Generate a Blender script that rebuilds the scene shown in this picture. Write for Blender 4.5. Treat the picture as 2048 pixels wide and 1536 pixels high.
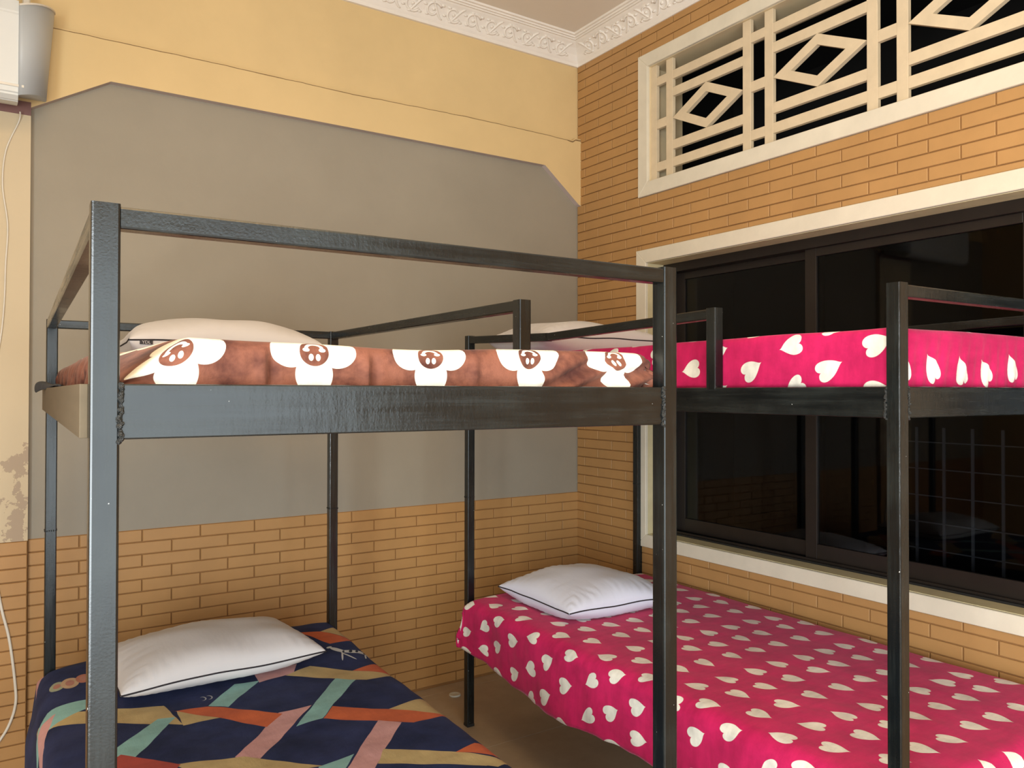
import bpy, bmesh, math, random
from mathutils import Vector, Matrix, noise

random.seed(7)
SC = bpy.context.scene
COL = SC.collection
for o in list(bpy.data.objects):
    bpy.data.objects.remove(o)

# ------------------------------------------------------------------ camera
CAMP = Vector((-2.6292, -3.3326, 1.40))
RT = Vector((0.833896, -0.551919, 0.001534))
UP = Vector((-0.007055, -0.007879, 0.999944))
FW = Vector((0.551876, 0.833861, 0.010464))
cd = bpy.data.cameras.new('camera')
cd.sensor_width = 36.0
cd.lens = 1575.67 / 2048 * 36.0
cd.clip_start = 0.02
cam = bpy.data.objects.new('camera', cd)
COL.objects.link(cam)
M = Matrix((RT, UP, -FW)).transposed().to_4x4()
M.translation = CAMP
cam.matrix_world = M
SC.camera = cam

# ------------------------------------------------------------------ light
SC.view_settings.view_transform = 'Standard'
SC.view_settings.look = 'None'
SC.view_settings.gamma = 1.0
SC.view_settings.use_curve_mapping = False
SC.view_settings.exposure = 0.0

W = bpy.data.worlds.new('world')
SC.world = W
W.use_nodes = True
bg = W.node_tree.nodes['Background']
bg.inputs[0].default_value = (0.80, 0.90, 1.0, 1)
bg.inputs[1].default_value = 0.6


def area(name, loc, aim, sx, sy, power, color):
    l = bpy.data.lights.new(name, 'AREA')
    l.shape = 'RECTANGLE'
    l.size = sx
    l.size_y = sy
    l.energy = power
    l.color = color
    o = bpy.data.objects.new(name, l)
    COL.objects.link(o)
    o.location = loc
    d = Vector(aim) - Vector(loc)
    o.rotation_euler = d.to_track_quat('-Z', 'Y').to_euler()
    return o


# daylight entering by the window in the left wall and the door behind the camera
area('daylight_window', (-4.05, -4.20, 1.20), (-2.0, -4.20, 1.20), 1.7, 1.6, 190, (0.88, 0.96, 1.0))
area('daylight_door', (-2.45, -5.33, 1.12), (-2.45, 0.0, 1.12), 2.6, 2.1, 84, (0.86, 0.96, 1.0))
# warm ceiling lamp
area('ceiling_lamp_light', (-2.4, -2.9, 3.20), (-2.4, -2.9, 0.0), 1.3, 1.3, 42, (1.0, 0.67, 0.32))


# ------------------------------------------------------------------ node helper
class NB:
    def __init__(self, name):
        self.m = bpy.data.materials.new(name)
        self.m.use_nodes = True
        self.t = self.m.node_tree
        self.b = self.t.nodes['Principled BSDF']
        self.out = self.t.nodes['Material Output']

    def n(self, typ, **kw):
        nd = self.t.nodes.new(typ)
        for k, v in kw.items():
            setattr(nd, k, v)
        return nd

    def put(self, sock, v):
        if isinstance(v, bpy.types.NodeSocket):
            self.t.links.new(v, sock)
        elif isinstance(v, (tuple, list)):
            if len(v) == 3 and sock.type == 'RGBA':
                v = (v[0], v[1], v[2], 1)
            sock.default_value = v
        else:
            sock.default_value = v

    def math(self, op, a, b=None, c=None, clamp=False):
        nd = self.n('ShaderNodeMath', operation=op, use_clamp=clamp)
        self.put(nd.inputs[0], a)
        if b is not None:
            self.put(nd.inputs[1], b)
        if c is not None:
            self.put(nd.inputs[2], c)
        return nd.outputs[0]

    def mix(self, f, a, b, blend='MIX'):
        nd = self.n('ShaderNodeMix', data_type='RGBA', blend_type=blend)
        self.put(nd.inputs[0], f)
        self.put(nd.inputs[6], a)
        self.put(nd.inputs[7], b)
        return nd.outputs[2]

    def noise(self, vec, scale, detail=3, rough=0.5, out=0):
        nd = self.n('ShaderNodeTexNoise')
        if vec is not None:
            self.put(nd.inputs['Vector'], vec)
        self.put(nd.inputs['Scale'], scale)
        self.put(nd.inputs['Detail'], detail)
        self.put(nd.inputs['Roughness'], rough)
        return nd.outputs[out]

    def ramp(self, f, lo, hi, a=0.0, b=1.0):
        nd = self.n('ShaderNodeMapRange', clamp=True)
        self.put(nd.inputs[0], f)
        self.put(nd.inputs[1], lo)
        self.put(nd.inputs[2], hi)
        self.put(nd.inputs[3], a)
        self.put(nd.inputs[4], b)
        return nd.outputs[0]

    def obj(self):
        return self.n('ShaderNodeTexCoord').outputs['Object']

    def world(self):
        return self.n('ShaderNodeNewGeometry').outputs['Position']

    def uv(self):
        return self.n('ShaderNodeTexCoord').outputs['UV']

    def sep(self, v):
        nd = self.n('ShaderNodeSeparateXYZ')
        self.put(nd.inputs[0], v)
        return nd.outputs

    def comb(self, x, y, z=0.0):
        nd = self.n('ShaderNodeCombineXYZ')
        self.put(nd.inputs[0], x)
        self.put(nd.inputs[1], y)
        self.put(nd.inputs[2], z)
        return nd.outputs[0]

    def scale(self, v, s):
        nd = self.n('ShaderNodeVectorMath', operation='MULTIPLY')
        self.put(nd.inputs[0], v)
        self.put(nd.inputs[1], s)
        return nd.outputs[0]

    def bump(self, h, strength=0.3, dist=0.002):
        nd = self.n('ShaderNodeBump')
        self.put(nd.inputs['Height'], h)
        nd.inputs['Strength'].default_value = strength
        nd.inputs['Distance'].default_value = dist
        self.t.links.new(nd.outputs[0], self.b.inputs['Normal'])

    def set(self, color=None, rough=None, metal=None, **kw):
        if color is not None:
            self.put(self.b.inputs['Base Color'], color)
        if rough is not None:
            self.put(self.b.inputs['Roughness'], rough)
        if metal is not None:
            self.put(self.b.inputs['Metallic'], metal)
        for k, v in kw.items():
            self.put(self.b.inputs[k], v)
        return self


def paint(name, c, rough=0.6, var=0.08, sc=3.0, bump=0.15, bsc=60, dist=0.0015, spec=0.4):
    """painted surface: slow colour drift plus fine roller grain"""
    n = NB(name)
    w = n.world()
    f = n.noise(w, sc, 4, 0.6)
    c1 = tuple(x * (1 - var) for x in c)
    c2 = tuple(min(1, x * (1 + var)) for x in c)
    n.set(n.mix(n.ramp(f, 0.3, 0.7), c1, c2), rough)
    n.put(n.b.inputs['Specular IOR Level'], spec)
    if bump:
        n.bump(n.noise(w, bsc, 3, 0.6), bump, dist)
    return n.m


MAT = {}
MAT['yellow'] = paint('yellow_wall_paint', (0.67, 0.49, 0.24), 0.6, 0.06, 2.0, 0.25, 25, 0.003)
MAT['cream'] = paint('cream_paint', (0.66, 0.53, 0.33), 0.6, 0.07, 6.0, 0.2, 60)
MAT['grey'] = paint('grey_plaster', (0.30, 0.265, 0.205), 0.55, 0.07, 1.6, 0.25, 18, 0.004)
MAT['soffit'] = paint('mauve_grey_soffit', (0.52, 0.43, 0.39), 0.6, 0.07, 5, 0.2, 40)
MAT['brick'] = paint('ochre_brick_paint', (0.43, 0.235, 0.085), 0.5, 0.07, 4.0, 0.25, 90, 0.0015)
MAT['joint'] = paint('brick_joint_shade', (0.29, 0.14, 0.045), 0.7, 0.1, 8, 0.0)  # darker than the bricks: groove shade painted into the joints
MAT['crack'] = paint('crack_shadow_brown', (0.24, 0.15, 0.065), 0.9, 0.2, 30, 0.0)
MAT['white_ceiling'] = paint('ceiling_white', (0.72, 0.64, 0.54), 0.7, 0.03, 2, 0.1, 40)
MAT['cornice'] = paint('cornice_white', (0.80, 0.74, 0.66), 0.6, 0.03, 8, 0.1, 90)
MAT['trim'] = paint('window_surround_paint', (0.68, 0.62, 0.49), 0.5, 0.05, 9, 0.25, 70, 0.002)
MAT['reveal'] = paint('window_reveal_paint', (0.62, 0.53, 0.31), 0.6, 0.1, 12, 0.25, 70, 0.002)
MAT['lattice'] = paint('vent_lattice_paint', (0.64, 0.52, 0.35), 0.55, 0.06, 15, 0.2, 80, 0.001)
MAT['maroon'] = paint('maroon_paint', (0.20, 0.10, 0.09), 0.6, 0.08, 10, 0.1, 60)
MAT['dark_box'] = paint('near_black_box', (0.022, 0.019, 0.016), 0.9, 0.1, 2, 0.0)
MAT['alu'] = paint('dark_brown_aluminium', (0.014, 0.010, 0.008), 0.38, 0.12, 14, 0.1, 200, 0.0004)
MAT['gasket'] = paint('black_gasket', (0.012, 0.012, 0.012), 0.5, 0.1, 20, 0.0)
MAT['grille'] = paint('grey_grille_steel', (0.30, 0.30, 0.30), 0.6, 0.1, 20, 0.0)
MAT['piping'] = paint('dark_piping', (0.02, 0.016, 0.02), 0.7, 0.1, 30, 0.0)
MAT['ac_white'] = paint('ac_white_plastic', (0.66, 0.68, 0.67), 0.45, 0.02, 3, 0.0)
MAT['ac_grey'] = paint('ac_grey_end_cap', (0.46, 0.49, 0.51), 0.4, 0.03, 3, 0.0)
MAT['cord'] = paint('white_cord', (0.70, 0.66, 0.58), 0.5, 0.05, 20, 0.0)
MAT['tag'] = paint('black_label', (0.03, 0.027, 0.03), 0.7, 0.1, 30, 0.0)
MAT['tag_text'] = paint('label_thread', (0.45, 0.42, 0.42), 0.7, 0.05, 30, 0.0)
MAT['lid'] = paint('pale_plastic_lid', (0.62, 0.62, 0.56), 0.4, 0.05, 30, 0.0)
MAT['dark_cloth'] = paint('slate_cloth', (0.045, 0.05, 0.062), 0.85, 0.15, 20, 0.3, 300, 0.001)
MAT['mattress'] = paint('mattress_ticking', (0.55, 0.50, 0.45), 0.85, 0.05, 20, 0.2, 300, 0.001)
MAT['ply'] = paint('plywood', (0.30, 0.20, 0.11), 0.7, 0.15, 8, 0.1, 60)


def mk_frame(name, sv):
    n = NB(name)
    p = n.obj()
    st = n.noise(n.scale(p, sv), 1.0, 4, 0.65)
    big = n.noise(p, 7.0, 3, 0.6)
    sp = n.noise(p, 120.0, 1, 0.5)
    c = n.mix(n.ramp(n.math('MULTIPLY', st, big), 0.2, 0.42), (0.0045, 0.006, 0.0065), (0.014, 0.018, 0.018))
    c = n.mix(n.ramp(sp, 0.80, 0.82), c, (0.5, 0.52, 0.5))
    n.set(c, n.ramp(st, 0.3, 0.7, 0.16, 0.34))
    n.put(n.b.inputs['Specular IOR Level'], 0.50)
    n.bump(n.math('ADD', n.noise(n.scale(p, (1, 1, 0.25)), 55.0, 3, 0.6), n.math('MULTIPLY', n.noise(p, 300.0, 2), 0.35)), 0.28, 0.0016)
    return n.m


MAT['frame'] = mk_frame('glossy_black_frame_paint', (60, 60, 2.5))
MAT['frame_h'] = mk_frame('glossy_black_rail_paint', (3, 3, 60))


def mk_weld():
    n = NB('welded_lumps')
    p = n.obj()
    n.set((0.018, 0.02, 0.02), 0.08, 0.0)
    n.bump(n.noise(p, 240.0, 3, 0.7), 1.0, 0.006)
    return n.m


MAT['weld'] = mk_weld()


def mk_board():
    n = NB('raw_brown_board')
    p = n.obj()
    f = n.noise(n.scale(p, (30, 4, 60)), 1.0, 3)
    n.set(n.mix(f, (0.105, 0.078, 0.045), (0.15, 0.112, 0.066)), 0.75)
    n.bump(n.noise(p, 150, 2), 0.2, 0.001)
    return n.m


MAT['board'] = mk_board()


def mk_pilaster():
    n = NB('cream_pilaster_paint_peeling')
    p = n.world()
    s = n.sep(p)
    near = n.ramp(s[0], -2.72, -2.50, 0.0, 0.20)
    low = n.ramp(s[2], 1.28, 0.90, 0.0, 0.16)
    on = n.ramp(s[2], 1.30, 1.22, 0.0, 1.0)
    f = n.noise(p, 16.0, 5, 0.62)
    th = n.math('ADD', n.math('MULTIPLY', n.math('ADD', near, low), on), f)
    m = n.ramp(th, 0.765, 0.78)
    base = n.mix(n.noise(p, 3.0, 3), (0.55, 0.45, 0.30), (0.60, 0.50, 0.34))
    n.set(n.mix(m, base, (0.40, 0.31, 0.22)), 0.65)
    n.bump(n.math('SUBTRACT', n.noise(p, 30, 3), n.math('MULTIPLY', m, 1.2)), 0.3, 0.002)
    return n.m


MAT['pilaster'] = mk_pilaster()


def mk_tile():
    n = NB('brown_floor_tile')
    p = n.world()
    f = n.noise(p, 5.0, 5, 0.7)
    n.set(n.mix(n.ramp(f, 0.3, 0.7), (0.36, 0.275, 0.19), (0.44, 0.34, 0.24)), n.ramp(n.noise(p, 14, 3), 0.3, 0.7, 0.32, 0.48))
    n.bump(n.noise(p, 70, 2), 0.08, 0.001)
    return n.m


MAT['tile'] = mk_tile()
MAT['grout'] = paint('floor_grout', (0.24, 0.19, 0.14), 0.8, 0.1, 10, 0.0)


def mk_glass():
    n = NB('dark_tinted_glass')
    t = n.n('ShaderNodeBsdfTransparent')
    t.inputs[0].default_value = (0.45, 0.46, 0.48, 1)
    g = n.n('ShaderNodeBsdfGlossy')
    g.inputs['Roughness'].default_value = 0.02
    g.inputs[0].default_value = (0.8, 0.8, 0.8, 1)
    fr = n.n('ShaderNodeFresnel')
    fr.inputs[0].default_value = 1.3
    mx = n.n('ShaderNodeMixShader')
    n.t.links.new(fr.outputs[0], mx.inputs[0])
    n.t.links.new(t.outputs[0], mx.inputs[1])
    n.t.links.new(g.outputs[0], mx.inputs[2])
    n.t.links.new(mx.outputs[0], n.out.inputs[0])
    return n.m


MAT['glass'] = mk_glass()


# ---- cloth prints (UV = unfolded cloth in metres)
def velvet(n, col, uv, amt=0.35, sc=9.0, sheen=0.25, stint=(1, 1, 1)):
    blot = n.noise(uv, sc, 5, 0.65)
    streak = n.noise(n.scale(uv, (9, 40, 1)), 1.0, 3, 0.6)
    k = n.math('ADD', n.math('MULTIPLY', blot, 0.7), n.math('MULTIPLY', streak, 0.3))
    v = n.ramp(k, 0.34, 0.66, 1 - amt, 1 + amt)
    c = n.mix(1.0, col, n.comb(v, v, v), 'MULTIPLY')
    n.set(c, 0.85)
    n.put(n.b.inputs['Specular IOR Level'], 0.15)
    n.put(n.b.inputs['Sheen Weight'], sheen)
    n.put(n.b.inputs['Sheen Roughness'], 0.4)
    n.put(n.b.inputs['Sheen Tint'], (stint[0], stint[1], stint[2], 1))
    wr = n.noise(n.scale(uv, (30, 12, 1)), 1.0, 4, 0.6)
    n.bump(n.math('ADD', wr, n.math('MULTIPLY', n.noise(uv, 420, 2), 0.25)), 0.35, 0.006)


def mk_hearts(name, phase):
    n = NB(name)
    uv = n.uv()
    wob = n.n('ShaderNodeVectorMath', operation='SUBTRACT')
    n.put(wob.inputs[0], n.noise(uv, 9.0, 2, 0.5, out=1))
    wob.inputs[1].default_value = (0.5, 0.5, 0.5)
    add = n.n('ShaderNodeVectorMath', operation='ADD')
    n.put(add.inputs[0], uv)
    n.put(add.inputs[1], n.scale(wob.outputs[0], (0.012, 0.012, 0)))
    s = n.sep(add.outputs[0])
    PV, PU = 0.118, 0.1142
    vv = n.math('ADD', n.math('DIVIDE', n.math('SUBTRACT', s[1], 0.335 + phase[1]), PV), 30.5)
    row = n.math('FLOOR', vv)
    lv = n.math('MULTIPLY', n.math('SUBTRACT', n.math('FRACT', vv), 0.5), PV)
    odd = n.math('FLOORED_MODULO', row, 2.0)
    off = n.math('MULTIPLY_ADD', odd, 0.058, 0.032 + phase[0])
    uu = n.math('ADD', n.math('DIVIDE', n.math('SUBTRACT', s[0], off), PU), 30.5)
    colm = n.math('FLOOR', uu)
    lu = n.math('MULTIPLY', n.math('SUBTRACT', n.math('FRACT', uu), 0.5), PU)
    wn = n.n('ShaderNodeTexWhiteNoise', noise_dimensions='2D')
    n.put(wn.inputs['Vector'], n.comb(colm, row))
    rnd = n.sep(wn.outputs['Color'])
    lu = n.math('ADD', lu, n.math('MULTIPLY_ADD', rnd[0], 0.014, -0.007))
    lv = n.math('ADD', lv, n.math('MULTIPLY_ADD', rnd[1], 0.012, -0.006))
    # rows with index 0 mod 3 point up the bed, the others down
    isl = n.math('LESS_THAN', n.math('FLOORED_MODULO', row, 3.0), 0.5)
    sgn = n.math('MULTIPLY_ADD', isl, -2.0, 1.0)
    ang = n.math('MULTIPLY_ADD', rnd[2], 0.5, -0.62)
    ca = n.math('COSINE', ang)
    sa = n.math('SINE', ang)
    x = n.math('ADD', n.math('MULTIPLY', lu, ca), n.math('MULTIPLY', lv, n.math('MULTIPLY', sa, -1.0)))
    y = n.math('ADD', n.math('MULTIPLY', lu, sa), n.math('MULTIPLY', lv, ca))
    x = n.math('DIVIDE', x, 0.0255)
    y = n.math('DIVIDE', n.math('MULTIPLY', y, sgn), 0.0300)
    y = n.math('ADD', y, 0.1)
    yy = n.math('SUBTRACT', y, n.math('MULTIPLY', n.math('SQRT', n.math('ABSOLUTE', x)), 0.72))
    f = n.math('SUBTRACT', n.math('ADD', n.math('MULTIPLY', x, x), n.math('MULTIPLY', yy, yy)), 1.0)
    m = n.ramp(f, 0.04, -0.04)
    c = n.mix(m, (0.47, 0.012, 0.092), (0.70, 0.70, 0.64))
    velvet(n, c, uv, 0.26, 7.0, 0.22, (1.0, 0.5, 0.65))
    return n.m


MAT['hearts_low'] = mk_hearts('pink_velvet_heart_print', (0.0, 0.0))
MAT['hearts_up'] = mk_hearts('pink_velvet_heart_print_upper', (-0.02, -0.026))


def mk_flowers():
    n = NB('brown_velvet_flower_print')
    uv = n.uv()
    s = n.sep(uv)
    PU = 0.185
    u = n.math('ADD', n.math('DIVIDE', n.math('SUBTRACT', s[0], 0.103), PU), 10.5)
    v = n.math('ADD', n.math('DIVIDE', n.math('SUBTRACT', s[1], 0.036), 0.205), 10.5)
    x = n.math('MULTIPLY', n.math('SUBTRACT', n.math('FRACT', u), 0.5), PU)
    y = n.math('MULTIPLY', n.math('SUBTRACT', n.math('FRACT', v), 0.5), 0.205)

    def ell(cx, cy, rx, ry):
        dx = n.math('DIVIDE', n.math('SUBTRACT', x, cx), rx)
        dy = n.math('DIVIDE', n.math('SUBTRACT', y, cy), ry)
        return n.math('ADD', n.math('MULTIPLY', dx, dx), n.math('MULTIPLY', dy, dy))
    pet = n.math('MINIMUM', ell(-0.034, 0.004, 0.0285, 0.0270), ell(0.034, 0.004, 0.0285, 0.0270))
    pet = n.math('MINIMUM', pet, ell(0, -0.033, 0.0275, 0.0315))
    pet = n.math('MINIMUM', pet, ell(0, 0.042, 0.0270, 0.0320))
    m = n.ramp(pet, 1.04, 0.98)
    face = n.ramp(ell(0, 0, 0.0215, 0.0205), 1.06, 0.96)
    eyes = n.math('MINIMUM', ell(-0.0052, -0.0075, 0.0036, 0.0052), ell(0.0052, -0.0075, 0.0036, 0.0052))
    arc = n.math('ABSOLUTE', n.math('SUBTRACT', n.math('SQRT', n.math('ADD', n.math('MULTIPLY', x, x), n.math('MULTIPLY', n.math('SUBTRACT', y, 0.001), n.math('SUBTRACT', y, 0.001)))), 0.0125))
    arcm = n.math('MULTIPLY', n.math('LESS_THAN', arc, 0.0024), n.math('GREATER_THAN', y, 0.0035))
    ends = n.math('MINIMUM', ell(-0.0118, 0.0035, 0.0050, 0.0026), ell(0.0118, 0.0035, 0.0050, 0.0026))
    feat = n.math('MAXIMUM', n.math('MAXIMUM', n.math('LESS_THAN', eyes, 1.0), n.math('LESS_THAN', ends, 1.0)), arcm)
    white = n.math('MAXIMUM', n.math('MULTIPLY', m, n.math('SUBTRACT', 1.0, face)), n.math('MULTIPLY', feat, face))
    nap = n.noise(uv, 14.0, 4, 0.6)
    br = n.mix(n.ramp(nap, 0.36, 0.56), (0.075, 0.026, 0.020), (0.215, 0.082, 0.052))
    c = n.mix(white, br, (0.82, 0.80, 0.70))
    velvet(n, c, uv, 0.14, 30.0, 0.15, (1, 0.8, 0.7))
    return n.m


MAT['flowers'] = mk_flowers()

TEAL, PINK, ORNG, SAND, RED = (0.27, 0.50, 0.47), (0.62, 0.34, 0.32), (0.58, 0.135, 0.045), (0.53, 0.40, 0.18), (0.40, 0.07, 0.045)
STRIPS = [  # convex polygons on the unfolded blanket, painted in order
    (PINK, [(0.545, 1.13), (0.636, 1.13), (0.42, 0.868), (0.38, 0.919)]),
    (PINK, [(0.555, 1.385), (0.67, 1.415), (0.70, 1.48), (0.56, 1.47)]),
    (SAND, [(0.813, 0.987), (0.96, 1.036), (0.96, 0.872)]),
    (ORNG, [(0.684, 1.087), (0.945, 0.886), (0.833, 0.872), (0.634, 1.024)]),
    (ORNG, [(0.302, 1.287), (0.385, 1.277), (0.552, 1.118), (0.495, 1.061)]),
    (ORNG, [(0.302, 1.287), (0.495, 1.061), (0.393, 1.176)]),
    (SAND, [(0.306, 1.179), (0.395, 1.174), (0.306, 1.285)]),
    (SAND, [(-0.05, 1.47), (0.28, 1.349), (0.307, 1.185), (-0.05, 1.42)]),
    (TEAL, [(0.255, 1.258), (0.297, 1.245), (0.06, 0.86), (0.02, 0.98)]),
    (TEAL, [(0.56, 1.40), (0.486, 1.41), (0.387, 1.28), (0.432, 1.239)]),
    (TEAL, [(0.767, 1.30), (0.819, 1.261), (0.633, 1.026), (0.56, 1.018)]),
    (PINK, [(0.757, 0.935), (0.806, 0.889), (0.60, 0.63), (0.53, 0.64)]),
    (TEAL, [(0.537, 0.765), (0.633, 0.785), (0.590, 0.725), (0.50, 0.62)]),
    (SAND, [(0.64, 1.405), (0.732, 1.445), (0.845, 1.345), (0.767, 1.295)]),
    (SAND, [(0.845, 1.345), (0.955, 1.252), (0.844, 1.24), (0.765, 1.30)]),
    (ORNG, [(0.841, 1.35), (0.955, 1.385), (0.955, 1.252)]),
    (ORNG, [(0.79, 1.76), (0.862, 1.735), (0.955, 1.612), (0.85, 1.598)]),
    (SAND, [(0.862, 1.735), (0.925, 1.770), (0.96, 1.74), (0.96, 1.615)]),
    (SAND, [(0.25, 0.955), (0.40, 0.91), (0.547, 0.766), (0.30, 0.80)]),
    (SAND, [(0.705, 0.767), (0.852, 0.662), (0.880, 0.560), (0.66, 0.704)]),
    (SAND, [(0.852, 0.662), (0.955, 0.563), (0.90, 0.545), (0.86, 0.58)]),
    (ORNG, [(0.849, 0.662), (0.915, 0.684), (0.96, 0.675), (0.96, 0.580)]),
    (RED, [(0.02, 0.95), (0.144, 1.075), (0.262, 0.948), (0.15, 0.80)]),
    (TEAL, [(-0.14, 1.30), (0.0, 1.50), (0.12, 1.50), (0.10, 1.44)]),
    (PINK, [(-0.05, 1.74), (-0.02, 1.93), (0.07, 1.98), (0.05, 1.90)]),
    (TEAL, [(0.05, 1.90), (0.07, 1.98), (0.22, 1.95), (0.12, 1.86)]),
    (PINK, [(-0.16, 1.10), (-0.02, 1.45), (0.02, 1.46), (-0.02, 1.30)]),
    (RED, [(-0.16, 0.90), (-0.10, 1.05), (0.03, 1.00), (0.02, 0.80)]),
]


def mk_navy():
    n = NB('navy_velvet_ribbon_print')
    uv = n.uv()
    wob = n.n('ShaderNodeVectorMath', operation='SUBTRACT')
    n.put(wob.inputs[0], n.noise(uv, 7.0, 2, 0.5, out=1))
    wob.inputs[1].default_value = (0.5, 0.5, 0.5)
    add = n.n('ShaderNodeVectorMath', operation='ADD')
    n.put(add.inputs[0], uv)
    n.put(add.inputs[1], n.scale(wob.outputs[0], (0.016, 0.016, 0)))
    p = add.outputs[0]
    c = n.mix(n.ramp(n.noise(uv, 6, 4, 0.6), 0.35, 0.65), (0.011, 0.016, 0.050), (0.028, 0.037, 0.105))

    def poly(pts):
        ar = sum(pts[i][0] * pts[(i + 1) % len(pts)][1] - pts[(i + 1) % len(pts)][0] * pts[i][1] for i in range(len(pts)))
        if ar < 0:
            pts = pts[::-1]
        mn = None
        for i in range(len(pts)):
            ax, ay = pts[i]
            bx, by = pts[(i + 1) % len(pts)]
            l = math.hypot(bx - ax, by - ay)
            nx, ny = -(by - ay) / l, (bx - ax) / l
            d = n.n('ShaderNodeVectorMath', operation='DOT_PRODUCT')
            n.put(d.inputs[0], p)
            d.inputs[1].default_value = (nx, ny, 0)
            e = n.math('SUBTRACT', d.outputs['Value'], nx * ax + ny * ay)
            mn = e if mn is None else n.math('MINIMUM', mn, e)
        return n.ramp(mn, -0.0006, 0.0006)
    for colr, pts in STRIPS:
        c = n.mix(poly(pts), c, colr)
    # small printed motifs: a pale running animal, three discs, a pair of hooves
    s = n.sep(uv)

    def ell(cx, cy, rx, ry, ang=0.0):
        ca, sa = math.cos(ang), math.sin(ang)
        dx = n.math('SUBTRACT', s[0], cx)
        dy = n.math('SUBTRACT', s[1], cy)
        X = n.math('DIVIDE', n.math('ADD', n.math('MULTIPLY', dx, ca), n.math('MULTIPLY', dy, sa)), rx)
        Y = n.math('DIVIDE', n.math('SUBTRACT', n.math('MULTIPLY', dy, ca), n.math('MULTIPLY', dx, sa)), ry)
        return n.ramp(n.math('ADD', n.math('MULTIPLY', X, X), n.math('MULTIPLY', Y, Y)), 1.05, 0.95)
    CRM = (0.55, 0.56, 0.54)
    for (cx, cy, rx, ry, a) in [(0.838, 1.568, 0.010, 0.007, 0.3), (0.858, 1.535, 0.034, 0.011, -1.05), (0.897, 1.503, 0.042, 0.014, -0.45), (0.926, 1.486, 0.028, 0.013, -0.6),
                                (0.872, 1.470, 0.042, 0.0035, -1.25), (0.853, 1.478, 0.040, 0.003, -1.9), (0.940, 1.455, 0.034, 0.003, -1.4), (0.925, 1.452, 0.028, 0.003, -1.9)]:
        c = n.mix(ell(cx, cy, rx, ry, a), c, CRM)
    for (cx, cy, r) in [(0.893, 1.508, 0.006), (0.912, 1.500, 0.005), (0.87, 1.515, 0.004), (0.934, 1.484, 0.005)]:
        c = n.mix(ell(cx, cy, r, r * 2.2, -0.4), c, (0.02, 0.022, 0.03))
    for (cx, cy, r, k) in [(0.030, 1.650, 0.020, (0.33, 0.36, 0.25)), (0.064, 1.652, 0.024, (0.50, 0.35, 0.22)), (0.100, 1.670, 0.020, (0.42, 0.17, 0.11))]:
        c = n.mix(ell(cx, cy, r, r * 1.7), c, k)
        c = n.mix(ell(cx, cy, r * 0.5, r * 0.9), c, (0.42, 0.20, 0.15))
    for cx in (0.385, 0.402):
        o_ = ell(cx, 1.345, 0.010, 0.016)
        i_ = ell(cx - 0.003, 1.345, 0.009, 0.014)
        c = n.mix(n.math('SUBTRACT', o_, i_, clamp=True), c, (0.35, 0.36, 0.38))
    velvet(n, c, uv, 0.13, 11.0, 0.05, (0.5, 0.6, 1.0))
    return n.m


MAT['navy'] = mk_navy()


def mk_pillow(name, c, satin):
    n = NB(name)
    p = n.obj()
    n.set(n.mix(n.noise(p, 5, 3), tuple(x * 0.95 for x in c), c), 0.42 if satin else 0.75)
    n.put(n.b.inputs['Sheen Weight'], 0.15)
    n.bump(n.math('ADD', n.noise(n.scale(p, (22, 6, 6)), 1.0, 3, 0.6), n.math('MULTIPLY', n.noise(p, 500, 2), 0.1)), 0.22, 0.006)
    return n.m


MAT['pillow'] = mk_pillow('white_cotton_pillow', (0.60, 0.58, 0.58), False)
MAT['pillow_satin'] = mk_pillow('white_satin_pillow', (0.64, 0.68, 0.82), True)


# ------------------------------------------------------------------ mesh helpers
def link(name, me, mats, parent=None, loc=(0, 0, 0), rz=0.0):
    if not isinstance(mats, (list, tuple)):
        mats = [mats]
    if len(me.materials) == 0:
        for m in mats:
            me.materials.append(m)
    o = bpy.data.objects.new(name, me)
    COL.objects.link(o)
    o.location = loc
    o.rotation_euler = (0, 0, rz)
    if parent:
        o.parent = parent
    return o


def from_bm(name, bm, mats, parent=None, loc=(0, 0, 0), rz=0.0, smooth=False, recalc=True):
    if recalc:
        bmesh.ops.recalc_face_normals(bm, faces=bm.faces)
    me = bpy.data.meshes.new(name)
    bm.to_mesh(me)
    bm.free()
    if smooth:
        for p in me.polygons:
            p.use_smooth = True
    return link(name, me, mats, parent, loc, rz)


def box(bm, x0, x1, y0, y1, z0, z1, mat=0, bev=0.0):
    vs = [bm.verts.new((x, y, z)) for x in (x0, x1) for y in (y0, y1) for z in (z0, z1)]
    f = [(0, 1, 3, 2), (4, 6, 7, 5), (0, 4, 5, 1), (2, 3, 7, 6), (0, 2, 6, 4), (1, 5, 7, 3)]
    fs = []
    for q in f:
        fc = bm.faces.new([vs[i] for i in q])
        fc.material_index = mat
        fs.append(fc)
    if bev:
        es = list({e for fc in fs for e in fc.edges})
        bmesh.ops.bevel(bm, geom=es, offset=bev, segments=2, affect='EDGES', profile=0.5)
    return fs


def boxobj(name, x0, x1, y0, y1, z0, z1, mats, parent=None, bev=0.0, smooth=False):
    bm = bmesh.new()
    box(bm, x0, x1, y0, y1, z0, z1, 0, bev)
    return from_bm(name, bm, mats, parent)


def prism(bm, pts, lo, hi, to3, mat=0):
    """extrude polygon pts (2D) from lo to hi; to3(p, h) gives the 3D point"""
    a = [bm.verts.new(to3(p, lo)) for p in pts]
    b = [bm.verts.new(to3(p, hi)) for p in pts]
    k = len(pts)
    fs = [bm.faces.new(a), bm.faces.new(b[::-1])]
    for i in range(k):
        fs.append(bm.faces.new([a[i], b[i], b[(i + 1) % k], a[(i + 1) % k]]))
    for f in fs:
        f.material_index = mat
    return fs


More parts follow.
